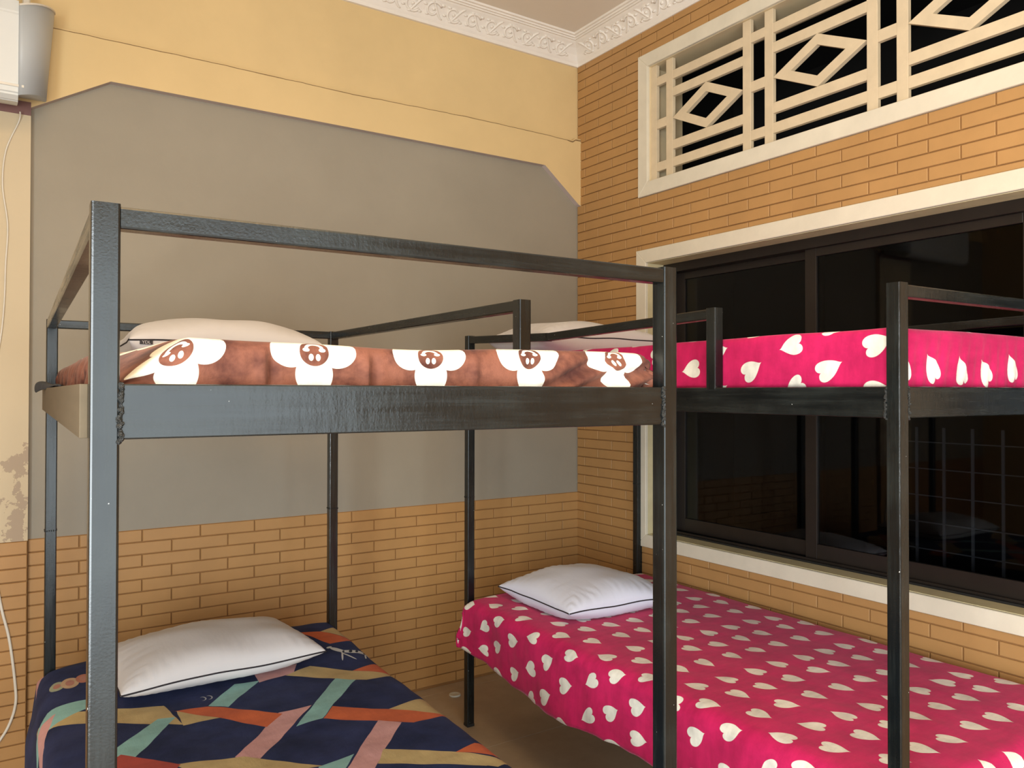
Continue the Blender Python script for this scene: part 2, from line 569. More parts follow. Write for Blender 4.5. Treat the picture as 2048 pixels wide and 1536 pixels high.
def tube(bm, pts, r, seg=8, cap=True, rfun=None):
    pts = [Vector(p) for p in pts]
    rings = []
    up0 = None
    for i, p in enumerate(pts):
        d = (pts[min(i + 1, len(pts) - 1)] - pts[max(i - 1, 0)]).normalized()
        if up0 is None:
            up0 = Vector((0, 0, 1)) if abs(d.z) < 0.9 else Vector((1, 0, 0))
        s = d.cross(up0)
        if s.length < 1e-5:
            s = d.cross(Vector((1, 0, 0)))
        s.normalize()
        t = s.cross(d).normalized()
        up0 = t
        rr = r if rfun is None else r * rfun(i / max(1, len(pts) - 1))
        rings.append([bm.verts.new(p + rr * (math.cos(2 * math.pi * k / seg) * s + math.sin(2 * math.pi * k / seg) * t)) for k in range(seg)])
    for i in range(len(rings) - 1):
        for k in range(seg):
            bm.faces.new([rings[i][k], rings[i][(k + 1) % seg], rings[i + 1][(k + 1) % seg], rings[i + 1][k]])
    if cap:
        bm.faces.new(rings[0][::-1])
        bm.faces.new(rings[-1])


def smoothpts(ps, sub=8):
    """Catmull-Rom"""
    ps = [Vector(p) for p in ps]
    out = []
    for i in range(len(ps) - 1):
        p0, p1, p2, p3 = ps[max(i - 1, 0)], ps[i], ps[i + 1], ps[min(i + 2, len(ps) - 1)]
        for k in range(sub):
            t = k / sub
            out.append(0.5 * ((2 * p1) + (p2 - p0) * t + (2 * p0 - 5 * p1 + 4 * p2 - p3) * t * t + (3 * p1 - p0 - 3 * p2 + p3) * t ** 3))
    out.append(ps[-1])
    return out


def empty(name, loc, rz=0.0):
    o = bpy.data.objects.new(name, None)
    COL.objects.link(o)
    o.location = loc
    o.rotation_euler = (0, 0, rz)
    o.empty_display_size = 0.1
    return o


def tag(o, label, cat=None, group=None, kind=None):
    o['label'] = label
    if cat:
        o['category'] = cat
    if group:
        o['group'] = group
    if kind:
        o['kind'] = kind
    return o


def struct(o, label):
    o['kind'] = 'structure'
    o['label'] = label
    return o


# ------------------------------------------------------------------ room shell
XL, YF, ZC = -4.06, -5.35, 3.268      # left wall, front wall, ceiling
ZD = 0.868                             # top of the brick dado
BT = 0.006                             # brick thickness
CH, BPB, BPR = 0.0478, 0.2137, 0.2155  # course height, brick pitch on back / right wall

fl = boxobj('floor', XL - 0.1, 0.2, YF - 0.1, 0.2, -0.12, -0.004, [MAT['grout']])
struct(fl, 'brown tiled floor between the bunk beds')
tile_me = {}
for i in range(8):
    for j in range(10):
        x1 = -0.45 + 0.6 - 0.6 * i
        x0 = x1 - 0.6
        y1 = 0.52 - 0.6 * j
        y0 = y1 - 0.6
        x0c, x1c, y0c, y1c = max(x0, XL), min(x1, 0), max(y0, YF), min(y1, 0)
        if x1c - x0c < 0.02 or y1c - y0c < 0.02:
            continue
        w, d = round(x1c - x0c - 0.002, 4), round(y1c - y0c - 0.002, 4)
        if (w, d) not in tile_me:
            bm = bmesh.new()
            fs = box(bm, -w / 2, w / 2, -d / 2, d / 2, -0.006, 0.0)
            bmesh.ops.bevel(bm, geom=[e for e in bm.edges if all(v.co.z > -0.001 for v in e.verts)], offset=0.0012, segments=1, affect='EDGES')
            bmesh.ops.recalc_face_normals(bm, faces=bm.faces)
            me = bpy.data.meshes.new('tile')
            bm.to_mesh(me)
            bm.free()
            me.materials.append(MAT['tile'])
            tile_me[(w, d)] = me
        link('tile', tile_me[(w, d)], MAT['tile'], fl, ((x0c + x1c) / 2, (y0c + y1c) / 2, 0))

ce = boxobj('ceiling', XL - 0.1, 0.25, YF - 0.1, 0.2, ZC, ZC + 0.12, [MAT['white_ceiling']])
struct(ce, 'plain cream white ceiling inside the moulded cornice')

# back wall: brick base, grey plaster, yellow top
bm = bmesh.new()
box(bm, XL - 0.1, 0.2, 0.0, 0.15, -0.1, ZD, 0)
box(bm, XL - 0.1, 0.2, 0.0, 0.15, ZD, 2.66, 1)
box(bm, XL - 0.1, 0.2, 0.0, 0.15, 2.66, ZC + 0.1, 2)
wb = from_bm('wall_back', bm, [MAT['joint'], MAT['grey'], MAT['yellow']])
struct(wb, 'grey plastered back wall with yellow beam above and brick dado below')

# the beam with its two haunches
beam_pts = [(-3.30, 2.728), (-2.60, 2.7275), (-1.9, 2.731), (-1.3, 2.729), (-0.7, 2.743), (-0.25, 2.742), (-0.06, 2.738), (-0.045, 2.752), (0.0, 2.753),
            (0.0, 2.60), (0.004, 2.50), (0.0, 2.394), (-0.02, 2.402), (-0.24, 2.578), (-2.259, 2.569), (-2.515, 2.419), (-3.30, 2.419)]
bm = bmesh.new()
fs = prism(bm, beam_pts, -0.031, 0.01, lambda p, h: (p[0], h, p[1]))
bmesh.ops.recalc_face_normals(bm, faces=bm.faces)
for f in bm.faces:
    f.normal_update()
    if f.normal.z < -0.3 and abs(f.normal.y) < 0.5:
        f.material_index = 1
bmesh.ops.triangulate(bm, faces=[f for f in bm.faces if len(f.verts) > 4])
beam = from_bm('beam', bm, [MAT['yellow'], MAT['soffit']], wb)
beam['label'] = 'yellow beam with sloping haunched ends and grey underside'

bm = bmesh.new()
xs_ = [-3.2 + 0.02 * i for i in range(161)]


def beam_top(x):
    tp = beam_pts[:9]
    for i in range(8):
        if tp[i][0] <= x <= tp[i + 1][0]:
            t = (x - tp[i][0]) / (tp[i + 1][0] - tp[i][0])
            return tp[i][1] * (1 - t) + tp[i + 1][1] * t
    return 2.753


prev = None
for x in xs_:
    x = min(x, -0.001)
    hgt = 0.0026 + 0.0022 * max(0, noise.noise(Vector((x * 7, 1.2, 0)))) + (0.004 if x > -0.09 else 0)
    zc_ = beam_top(x) - 0.004 + 0.002 * noise.noise(Vector((x * 16, 0, 0)))
    cur = [bm.verts.new((x, -0.0318, zc_ - hgt)), bm.verts.new((x, -0.0318, zc_)), bm.verts.new((x, -0.0300, zc_)), bm.verts.new((x, -0.0300, zc_ - hgt))]
    if prev:
        for i in range(4):
            bm.faces.new([prev[i], prev[(i + 1) % 4], cur[(i + 1) % 4], cur[i]])
    prev = cur
ck = from_bm('crack', bm, [MAT['crack']], wb)  # dark brown strip paints the shade inside the crack line
ck['label'] = 'dark uneven strip painted as the shaded crack running along the top edge of the beam'

# pilaster at the left
PX0, PX1 = -2.92, -2.515
bm = bmesh.new()
box(bm, PX0, PX1, -0.030, 0.01, ZD, 2.419, 0)
box(bm, PX0, PX1, -0.027, 0.01, 0.0, ZD, 1)
pil = from_bm('pilaster', bm, [MAT['pilaster'], MAT['joint']], wb)
pil['label'] = 'cream pilaster with peeling paint near its foot'
pb = boxobj('painted_band', PX0, PX1, -0.0315, -0.02, 2.389, 2.437, [MAT['maroon']], pil)
pb['label'] = 'maroon painted band around the pilaster top'

brick_me = {}


def brick_mesh(w, h, axis):
    k = (round(w, 3), round(h, 3), axis)
    if k in brick_me:
        return brick_me[k]
    g, b = 0.0021, 0.0016
    w2, h2 = w / 2 - g, h / 2 - g
    bm = bmesh.new()
    o = [(-w2, -h2), (w2, -h2), (w2, h2), (-w2, h2)]
    i = [(-w2 + b, -h2 + b), (w2 - b, -h2 + b), (w2 - b, h2 - b), (-w2 + b, h2 - b)]

    def P3(p, d):
        return (p[0], -d, p[1]) if axis == 'y' else (-d, p[0], p[1])
    A = [bm.verts.new(P3(p, 0.0)) for p in o]
    C_ = [bm.verts.new(P3(p, BT - 0.0015)) for p in o]
    D = [bm.verts.new(P3(p, BT)) for p in i]
    for j in range(4):
        q = (j + 1) % 4
        bm.faces.new([A[j], A[q], C_[q], C_[j]])
        bm.faces.new([C_[j], C_[q], D[q], D[j]])
    bm.faces.new(D)
    bmesh.ops.recalc_face_normals(bm, faces=bm.faces)
    me = bpy.data.meshes.new('brick')
    bm.to_mesh(me)
    bm.free()
    me.materials.append(MAT['brick'])
    # normals must face the room
    fc = max(me.polygons, key=lambda p: p.area)
    nrm = fc.normal.y if axis == 'y' else fc.normal.x
    if nrm > 0:
        me.flip_normals()
    brick_me[k] = me
    return me


def lay(axis, lo, hi, z0, z1, off, pitch, parent, plane, rowbase, stuff_bm=None, pick=None, holes=()):
    """running bond between lo..hi along the wall (negative coords), clipped to z0..z1"""
    k0 = int(math.floor((z0 - rowbase) / CH)) - 1
    k1 = int(math.ceil((z1 - rowbase) / CH)) + 1
    for k in range(k0, k1):
        a, b = max(z0, rowbase + k * CH), min(z1, rowbase + (k + 1) * CH)
        if b - a < 0.009:
            continue
        o = off[k % 2]
        n0 = int(math.floor((lo - o) / pitch)) - 1
        n1 = int(math.ceil((hi - o) / pitch)) + 1
        for n_ in range(n0, n1):
            p, q = max(lo, o + n_ * pitch), min(hi, o + (n_ + 1) * pitch)
            if q - p < 0.012:
                continue
            rects = [(p, q, a, b)]
            for (hy0, hy1, hz0, hz1) in holes:
                nr = []
                for (p_, q_, a_, b_) in rects:
                    if q_ <= hy0 or p_ >= hy1 or b_ <= hz0 or a_ >= hz1:
                        nr.append((p_, q_, a_, b_))
                        continue
                    m0, m1 = max(p_, hy0), min(q_, hy1)
                    nr += [(m1, q_, a_, b_), (p_, m0, a_, b_), (m0, m1, a_, min(b_, hz0)), (m0, m1, max(a_, hz1), b_)]
                rects = [t for t in nr if t[1] - t[0] > 0.010 and t[3] - t[2] > 0.007]
            for rc_ in rects:
                put_brick(axis, rc_, plane, parent, stuff_bm, pick)


def put_brick(axis, rc_, plane, parent, stuff_bm, pick):
            p, q, a, b = rc_
            cx, cz = (p + q) / 2, (a + b) / 2
            dz = 0.0006 * random.uniform(-1, 1)
            loc = (cx, plane + dz, cz) if axis == 'y' else (plane + dz, cx, cz)
            me = brick_mesh(q - p, b - a, axis)
            if pick is not None and not pick(cx, cz):
                n0_ = len(stuff_bm.verts)
                tmp = bmesh.new()
                tmp.from_mesh(me)
                vs = [stuff_bm.verts.new(Vector(loc) + v.co) for v in tmp.verts]
                tmp.verts.index_update()
                for f in tmp.faces:
                    stuff_bm.faces.new([vs[v.index] for v in f.verts])
                tmp.free()
            else:
                link('brick', me, MAT['brick'], parent, loc)


# back wall dado: even courses (counted down from the top) have joints at multiples of the pitch
RB = ZD - 18 * CH
lay('y', PX1, -0.001, 0.01, ZD, (BPB / 2, 0.0) if True else None, BPB, wb, 0.0, RB)
lay('y', PX0, PX1, 0.01, ZD, (-0.05, 0.06), BPB, pil, -0.027, RB)

# right wall with two openings
WY0, WY1, WZ0, WZ1 = -2.95, -0.541, 0.721, 2.022     # lower window, clear opening
VY0, VY1, VZ0, VZ1 = -2.95, -0.552, 2.410, 2.965     # upper vent
TH = 0.22
bm = bmesh.new()
box(bm, 0, TH, YF, WY0, -0.1, ZC + 0.1)
box(bm, 0, TH, WY1, 0.0, -0.1, ZC + 0.1)
box(bm, 0, TH, WY0, WY1, -0.1, WZ0)
box(bm, 0, TH, WY0, WY1, WZ1, VZ0)
box(bm, 0, TH, VY0, WY1, VZ1, ZC + 0.1)
wr = from_bm('wall_right', bm, [MAT['joint']])
struct(wr, 'ochre brick wall on the right holding the window and the vent')
RBR = ZD - 18 * CH
offA, offB = -0.069, -0.177
sbm = bmesh.new()


def vis(y, z):
    return y > -2.26 and z > 0.46 and not (z > 3.0 and y < -0.95)


O2 = (offB, offA)
TW = 0.066
HOLES = [(-3.016, -0.4735, 0.661, 2.086), (-3.016, -0.4865, 2.344, 3.0285)]
lay('x', YF, -0.0015, 0.01, 3.16, O2, BPR, wr, 0.0, RBR, sbm, vis, HOLES)
so = from_bm('brick_courses', sbm, [MAT['brick']], wr, recalc=False)
so['kind'] = 'stuff'

# left and front walls (out of frame), each with its opening for daylight
bm = bmesh.new()
box(bm, XL - 0.15, XL, YF, -5.10, -0.1, ZC + 0.1)
box(bm, XL - 0.15, XL, -3.30, 0.0, -0.1, ZC + 0.1)
box(bm, XL - 0.15, XL, -5.10, -3.30, -0.1, 0.35)
box(bm, XL - 0.15, XL, -5.10, -3.30, 2.05, ZC + 0.1)
struct(from_bm('wall_left', bm, [MAT['yellow']]), 'yellow left wall with a daylight window, outside the picture')
bm = bmesh.new()
box(bm, XL - 0.15, -3.80, YF - 0.15, YF, -0.1, ZC + 0.1)
box(bm, -1.10, 0.22, YF - 0.15, YF, -0.1, ZC + 0.1)
box(bm, -3.80, -1.10, YF - 0.15, YF, 2.20, ZC + 0.1)
struct(from_bm('wall_front', bm, [MAT['yellow']]), 'yellow wall behind the camera with an open doorway')

# added near-black box that keeps the window and vent openings dark
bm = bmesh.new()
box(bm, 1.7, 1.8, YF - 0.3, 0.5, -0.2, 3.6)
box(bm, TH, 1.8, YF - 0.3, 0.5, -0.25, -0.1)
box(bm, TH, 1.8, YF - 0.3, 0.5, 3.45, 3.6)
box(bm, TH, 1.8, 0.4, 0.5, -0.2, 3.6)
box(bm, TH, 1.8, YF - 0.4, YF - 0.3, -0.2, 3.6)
struct(from_bm('wall_dark_box', bm, [MAT['dark_box']]), 'added near-black box darkening the window and vent from behind')

# ---- cornices
prof = [(0.0, 0.123), (0.013, 0.123), (0.014, 0.108), (0.020, 0.100), (0.034, 0.072), (0.056, 0.046), (0.078, 0.030), (0.084, 0.024),
        (0.092, 0.024), (0.092, 0.017), (0.102, 0.017), (0.103, 0.010), (0.114, 0.009), (0.116, 0.0), (0.0, 0.0)]


def scroll_bm(L):
    """running scroll relief; local x = along, y = out from wall, z = height"""
    bm = bmesh.new()
    A = Vector((0.0, -0.020, -0.100))
    Bv = Vector((0.0, -0.078, -0.030))
    dirw = (Bv - A)
    wl = dirw.length
    dirw.normalize()
    nrm = Vector((0, -0.77, -0.64))

    def S(l, w):
        t = w / wl
        bulge = -0.006 * math.sin(math.pi * t)   # cove is hollow
        return Vector((l, 0, 0)) + A + dirw * w + nrm * bulge
    U = 0.108
    k = int(L / U)
    for i in range(k):
        c = (i + 0.5) * U + 0.02
        sg = 1 if i % 2 == 0 else -1
        w0 = wl / 2
        pts = []
        for j in range(26):
            t = j / 25
            a = sg * (-2.6 + t * 8.2)
            r = 0.040 * (1 - t) + 0.006
            pts.append(S(c + r * 0.95 * math.cos(a), w0 + sg * 0.003 + r * 0.86 * math.sin(a)))
        tube(bm, pts, 0.0068, 6, True, lambda t: 1.0 - 0.35 * t)
        pts = []
        for j in range(12):
            t = j / 11
            pts.append(S(c - U * 0.5 + t * U * 0.62, w0 + sg * (0.036 * math.cos(math.pi * t * 0.9))))
        tube(bm, pts, 0.0058, 6, True, lambda t: 0.5 + math.sin(math.pi * t) * 0.7)
        for (dl, dw, rl, rw) in [(0.0, 0.0, 0.010, 0.008), (0.030, 0.026 * sg, 0.013, 0.006), (0.047, -0.014 * sg, 0.012, 0.006), (-0.042, -0.026 * sg, 0.012, 0.006), (0.012, -0.034 * sg, 0.012, 0.005)]:
            q = bmesh.ops.create_icosphere(bm, subdivisions=1, radius=1.0)['verts']
            ctr = S(c + dl, w0 + dw)
            for v in q:
                x, y, z = v.co
                v.co = ctr + Vector((x * rl, 0, 0)) + dirw * (y * rw) + nrm * (z * 0.009)
    return bm


def cornice(name, L, along_y, label):
    bm = bmesh.new()
    ends = []
    for h in (0, 1):
        ring = []
        for (o, d) in prof:
            l = (o if h == 0 else L)
            ring.append(bm.verts.new((-l, -o, ZC - d) if not along_y else (-o, -l, ZC - d)))
        ends.append(ring)
    k = len(prof)
    for i in range(k):
        bm.faces.new([ends[0][i], ends[0][(i + 1) % k], ends[1][(i + 1) % k], ends[1][i]])
    o = from_bm(name, bm, [MAT['cornice']])
    struct(o, label)
    sb = scroll_bm(min(L, 2.7) - 0.1)
    for v in sb.verts:
        x, y, z = v.co
        v.co = (-(x + 0.07), y, ZC + z) if not along_y else (y, -(x + 0.07), ZC + z)
    r = from_bm('scroll_relief', sb, [MAT['cornice']], o, smooth=True)
    r['label'] = 'moulded leafy scrolls running along the cornice'
    return o


cornice('trim_1', 4.06, False, 'white cornice with scroll relief above the yellow beam')
cornice('trim_2', 5.35, True, 'white cornice with scroll relief above the brick wall')

# ------------------------------------------------------------------ lower sliding window
win = empty('window_1', (0, (WY0 + WY1) / 2, WZ0))
struct(win, 'wide dark glazed sliding window with white surround in the brick wall')


def wrel(o, root):
    o.parent = root
    o.location = Vector(o.location) - root.location
    return o


def board(name, y0, y1, z0, z1, x0, x1, mat, root, bev=0.0015):
    bm = bmesh.new()
    c = Vector(((x0 + x1) / 2, (y0 + y1) / 2, (z0 + z1) / 2))
    box(bm, x0 - c.x, x1 - c.x, y0 - c.y, y1 - c.y, z0 - c.z, z1 - c.z, 0, bev)
    o = from_bm(name, bm, [mat], None, c)
    return wrel(o, root)


def surround(root, oy0, oy1, oz0, oz1, iy0, iy1, iz0, iz1, mat):
    def tr(name, pts):
        bm = bmesh.new()
        prism(bm, pts, -0.015, 0.001, lambda p, h: (h, p[0], p[1]))
        bmesh.ops.bevel(bm, geom=[e for e in bm.edges if all(v.co.x < -0.01 for v in e.verts)], offset=0.002, segments=1, affect='EDGES')
        return wrel(from_bm(name, bm, [mat]), root)
    tr('surround_top', [(oy1, oz1), (oy0, oz1), (iy0, iz1), (iy1, iz1)])
    tr('surround_bottom', [(oy1, oz0), (oy0, oz0), (iy0, iz0), (iy1, iz0)])
    tr('surround_side', [(oy1, oz0), (oy1, oz1), (iy1, iz1), (iy1, iz0)])
    tr('surround_side', [(oy0, oz0), (oy0, oz1), (iy0, iz1), (iy0, iz0)])


surround(win, WY0 - 0.066, -0.4735, 0.661, 2.086, WY0, WY1, WZ0, WZ1, MAT['trim'])
# painted reveal lining
FX = 0.100
bmr = bmesh.new()
box(bmr, 0.0005, FX + 0.05, WY0, WY1, WZ1 - 0.002, WZ1 + 0.004)
box(bmr, 0.0005, FX + 0.05, WY0, WY1, WZ0 - 0.004, WZ0 + 0.002)
box(bmr, 0.0005, FX + 0.05, WY1 - 0.002, WY1 + 0.004, WZ0, WZ1)
box(bmr, 0.0005, FX + 0.05, WY0 - 0.004, WY0 + 0.002, WZ0, WZ1)
wrel(from_bm('reveal', bmr, [MAT['reveal']]), win)
# outer aluminium frame and track
board('outer_frame_top', WY0 + .002, WY1 - .002, 1.978, WZ1 - .002, FX, FX + 0.075, MAT['alu'], win)
board('outer_frame_side', WY1 - .040, WY1 - .002, WZ0 + .002, 1.978, FX, FX + 0.075, MAT['alu'], win)
board('outer_frame_side', WY0 + .002, WY0 + .040, WZ0 + .002, 1.978, FX, FX + 0.075, MAT['alu'], win)
board('track', WY0 + .04, WY1 - .04, WZ0 + .002, WZ0 + .010, FX - 0.012, FX + 0.075, MAT['gasket'], win, 0.0008)
board('track_rail', WY0 + .04, WY1 - .04, WZ0 + .010, WZ0 + .019, FX + 0.002, FX + 0.006, MAT['alu'], win, 0.0005)
sashes = [(-1.385, -0.581, 0.052), (-2.190, -1.330, 0.018), (-2.910, -2.136, 0.052)]
for (y0, y1, dx) in sashes:
    x0 = FX + dx
    x1 = x0 + 0.022
    z0, z1 = WZ0 + 0.014, 1.978
    board('sash_stile', y0, y0 + 0.052, z0, z1, x0, x1, MAT['alu'], win)
    board('sash_stile', y1 - 0.052, y1, z0, z1, x0, x1, MAT['alu'], win)
    board('sash_rail', y0 + 0.052, y1 - 0.052, z0, 0.797, x0, x1, MAT['alu'], win)
    board('sash_rail', y0 + 0.052, y1 - 0.052, 1.945, z1, x0, x1, MAT['alu'], win)
    board('glass_pane', y0 + 0.045, y1 - 0.045, 0.790, 1.952, x0 + 0.009, x0 + 0.013, MAT['glass'], win, 0)

# grey steel grid behind the right-hand glass
gr = empty('security_grille', (0.31, -1.9, 0.62))
tag(gr, 'grey steel square grid faintly visible behind the dark right-hand window glass', 'grille')
for i in range(11):
    y = -1.676 - 0.1025 * i
    wrel(boxobj('upright_bar', 0.318, 0.324, y - 0.005, y + 0.005, 0.62, 1.27, [MAT['grille']]), gr)
for i in range(6):
    z = 0.712 + 0.1005 * i
    wrel(boxobj('cross_bar', 0.312, 0.318, -2.75, -1.63, z - 0.002, z + 0.002, [MAT['grille']]), gr)

# ------------------------------------------------------------------ upper lattice vent
ven = empty('window_2', (0, (VY0 + VY1) / 2, VZ0))
struct(ven, 'white lattice vent with diamond panels above the window')
surround(ven, VY0 - 0.066, -0.4865, 2.344, 3.0285, VY0, VY1, VZ0, VZ1, MAT['trim'])
bmr = bmesh.new()
box(bmr, 0.0005, TH, VY0, VY1, VZ1 - 0.002, VZ1 + 0.004)
box(bmr, 0.0005, TH, VY0, VY1, VZ0 - 0.004, VZ0 + 0.002)
box(bmr, 0.0005, TH, VY1 - 0.002, VY1 + 0.004, VZ0, VZ1)
box(bmr, 0.0005, TH, VY0 - 0.004, VY0 + 0.002, VZ0, VZ1)
wrel(from_bm('reveal', bmr, [MAT['cream']]), ven)
LX0, LX1 = 0.010, 0.030
# measured edges of the uprights
ups = [(VY1 - 0.038, VY1 - 0.002)]
zt = VZ1
for k in range(4):
    a = -0.696 - 0.5645 * k
    ups.append((a, a + 0.042))
    ups.append((a - 0.410 - 0.042, a - 0.410))
ups.append((VY0 + 0.002, VY0 + 0.030))
for (a, b) in ups:
    board('lattice_upright', a, b, VZ0 + .002, VZ1 - .002, LX0, LX1, MAT['lattice'], ven)
us = sorted(ups, key=lambda t: -t[1])
gaps = [(us[i + 1][1], us[i][0]) for i in range(len(us) - 1)]
bars_wide = [(2.452, 2.494), (2.533, 2.576), (2.781, 2.822), (2.862, 2.902)]
bars_slot = [(2.452, 2.494), (2.655, 2.698), (2.862, 2.902)]
for gi, (g0, g1) in enumerate(gaps):
    wide = (g1 - g0) > 0.3
    for (z0, z1) in (bars_wide if wide else bars_slot):
        board('lattice_bar', g0, g1, z0, z1, LX0 + 0.0005, LX1 - 0.0005, MAT['lattice'], ven)
    if wide:
        cy, cz, hy, hz = (g0 + g1) / 2, 2.6785, (g1 - g0) / 2, 0.1025
        bm = bmesh.new()
        O = [(cy + hy, cz), (cy, cz + hz), (cy - hy, cz), (cy, cz - hz)]
        I = [(cy + hy * .585, cz), (cy, cz + hz * .585), (cy - hy * .585, cz), (cy, cz - hz * .585)]
        ov = [[bm.verts.new((x, p[0], p[1])) for p in O] for x in (LX0, LX1)]
        iv = [[bm.verts.new((x, p[0], p[1])) for p in I] for x in (LX0, LX1)]
        for i in range(4):
            j = (i + 1) % 4
            bm.faces.new([ov[0][i], ov[0][j], iv[0][j], iv[0][i]])
            bm.faces.new([ov[1][i], ov[1][j], iv[1][j], iv[1][i]])
            bm.faces.new([ov[0][i], ov[0][j], ov[1][j], ov[1][i]])
            bm.faces.new([iv[0][i], iv[0][j], iv[1][j], iv[1][i]])
        wrel(from_bm('lattice_diamond', bm, [MAT['lattice']]), ven)

# ------------------------------------------------------------------ bunk beds
S = 0.0325
BED1 = dict(X=-2.530, Y=-2.2656, r=-0.0255, A=0.9566, B=1.8495)
BED2 = dict(X=-1.0189, Y=-2.3925, r=-0.0307, A=0.9560, B=1.9479)


def bw(bed, a, b, z):
    c, s = math.cos(bed['r']), math.sin(bed['r'])
    return Vector((bed['X'] + a * c - b * s, bed['Y'] + a * s + b * c, z))


def sqbar(name, p, q, w, h, parent, mat=None, bev=0.003, wdir=None):
    """rectangular tube from p to q; h measured along world z (or local y for uprights)"""
    p, q = Vector(p), Vector(q)
    d = q - p
    L = d.length
    d.normalize()
    if abs(d.z) > 0.9:
        sx, sy = Vector((1, 0, 0)), Vector((0, 1, 0))
    else:
        sy = (Vector((0, 0, 1)) - d * d.z).normalized()
        sx = d.cross(sy).normalized()
    bm = bmesh.new()
    box(bm, -w / 2, w / 2, -h / 2, h / 2, 0, L)
    es = [e for e in bm.edges if abs(e.verts[0].co.z - e.verts[1].co.z) > L * 0.5]
    bmesh.ops.bevel(bm, geom=es, offset=bev, segments=2, affect='EDGES', profile=0.5)
    R = Matrix((sx, sy, d)).transposed()
    for v in bm.verts:
        v.co = R @ v.co + p
    return from_bm(name, bm, [mat or (MAT['frame'] if abs(d.z) > 0.9 else MAT['frame_h'])], parent)


def weld(parent, a, b, z0, z1, wa, wb):
    bm = bmesh.new()
    n_ = 26
    for i in range(n_):
        z = z0 + (z1 - z0) * (i + 0.5) / n_
        q = bmesh.ops.create_icosphere(bm, subdivisions=2, radius=1.0)['verts']
        r = random.uniform(0.0022, 0.0042)
        ca, cb = a + random.uniform(-1, 1) * wa, b + random.uniform(-1, 1) * wb
        for v in q:
            v.co = Vector((ca, cb, z)) + v.co * r * random.uniform(0.85, 1.15)
    return from_bm('weld_bead', bm, [MAT['weld']], parent, smooth=True)


def bunk(bed, label, tops, zdt, zdb, guard):
    A, B = bed['A'], bed['B']
    root = empty('bunk_bed', (bed['X'], bed['Y'], 0), bed['r'])
    tag(root, label, 'bunk bed', 'black steel bunk beds')
    s = S
    for (a, b, zt) in tops:
        post = sqbar('post', (a, b, 0.006), (a, b, zt), s, s, root)
        boxobj('foot_cap', a - s / 2 - .001, a + s / 2 + .001, b - s / 2 - .001, b + s / 2 + .001, 0.0, 0.012, [MAT['gasket']], post, 0.002)
        ring = bmesh.new()
        zj = 0.515 if b < 1 else 0.96
        for i in range(22):
            t = i / 22 * 4
            e = int(t)
            f = (t - e) - 0.5
            px, py = [(f, -.5), (.5, f), (-f, .5), (-.5, -f)][e]
            q = bmesh.ops.create_icosphere(ring, subdivisions=1, radius=0.0022)['verts']
            for v in q:
                v.co += Vector((a + px * s, b + py * s, zj + random.uniform(-.002, .002)))
        from_bm('weld_seam', ring, [MAT['frame']], post, smooth=True)
    # deck rails
    h = zdt - zdb
    zm = (zdt + zdb) / 2
    sqbar('deck_rail', (s, 0.014, zm), (A - s, 0.014, zm), 0.025, h, root, bev=0.002)
    sqbar('deck_rail', (s, B - 0.014, zm), (A - s, B - 0.014, zm), 0.025, h, root, bev=0.002)
    sqbar('deck_rail', (0.014, s, zm), (0.014, B - s, zm), 0.025, h, root, bev=0.002)
    sqbar('deck_rail', (A - 0.014, s, zm), (A - 0.014, B - s, zm), 0.025, h, root, bev=0.002)
    boxobj('deck_panel', 0.027, A - 0.027, 0.027, B - 0.027, zdt - 0.022, zdt - 0.010, [MAT['ply']], root)
    # lower deck
    zl = 0.36
    for (p, q) in [((s, 0.016), (A - s, 0.016)), ((s, B - 0.016), (A - s, B - 0.016)), ((0.016, s), (0.016, B - s)), ((A - 0.016, s), (A - 0.016, B - s))]:
        sqbar('lower_rail', (p[0], p[1], zl), (q[0], q[1], zl), 0.025, 0.05, root, bev=0.002)
    boxobj('lower_deck_panel', 0.030, A - 0.030, 0.030, B - 0.030, zl - 0.008, zl + 0.004, [MAT['ply']], root)
    for (a, b, wa, wb_) in [(s + 0.001, 0.001, .002, .0015), (A - s - 0.001, 0.001, .002, .0015), (0.001, s + 0.001, .0015, .002)]:
        if bed is BED1 and a < 0.01:
            continue
        weld(root, a, b, zdb - 0.004, zdt, wa, wb_)
    return root


s = S
h2 = s / 2
A, B = BED1['A'], BED1['B']
bed1 = bunk(BED1, 'black steel bunk bed with tall front rail, brown flowered blanket on its upper deck',
            [(h2, h2, 1.630), (A - h2, h2, 1.630), (h2, B - h2, 1.629), (A - h2, B - h2, 1.629)], 1.4096, 1.3413, None)
sqbar('end_rail', (s, 0.015, 1.6135), (A - s, 0.015, 1.6135), 0.027, 0.027, bed1)
sqbar('back_rail', (s, B - 0.018, 1.6145), (A - s, B - 0.018, 1.6145), 0.024, 0.027, bed1)
sqbar('guard_rail', (0.015, s, 1.6135), (0.015, B - s, 1.6135), 0.027, 0.027, bed1)
sqbar('guard_post', (A - h2, 0.489 + h2, 1.405), (A - h2, 0.489 + h2, 1.619), s, s, bed1)
sqbar('guard_rail', (A - h2, 0.489 + s, 1.6055), (A - h2, B - s, 1.6130), 0.026, 0.027, bed1)
sb_ = boxobj('side_board', -0.009, 0.0005, 0.034, B - 0.004, 1.3425, 1.4095, [MAT['board']], bed1, 0.001)
sb_['label'] = 'raw brown board fixed over the left deck rail'

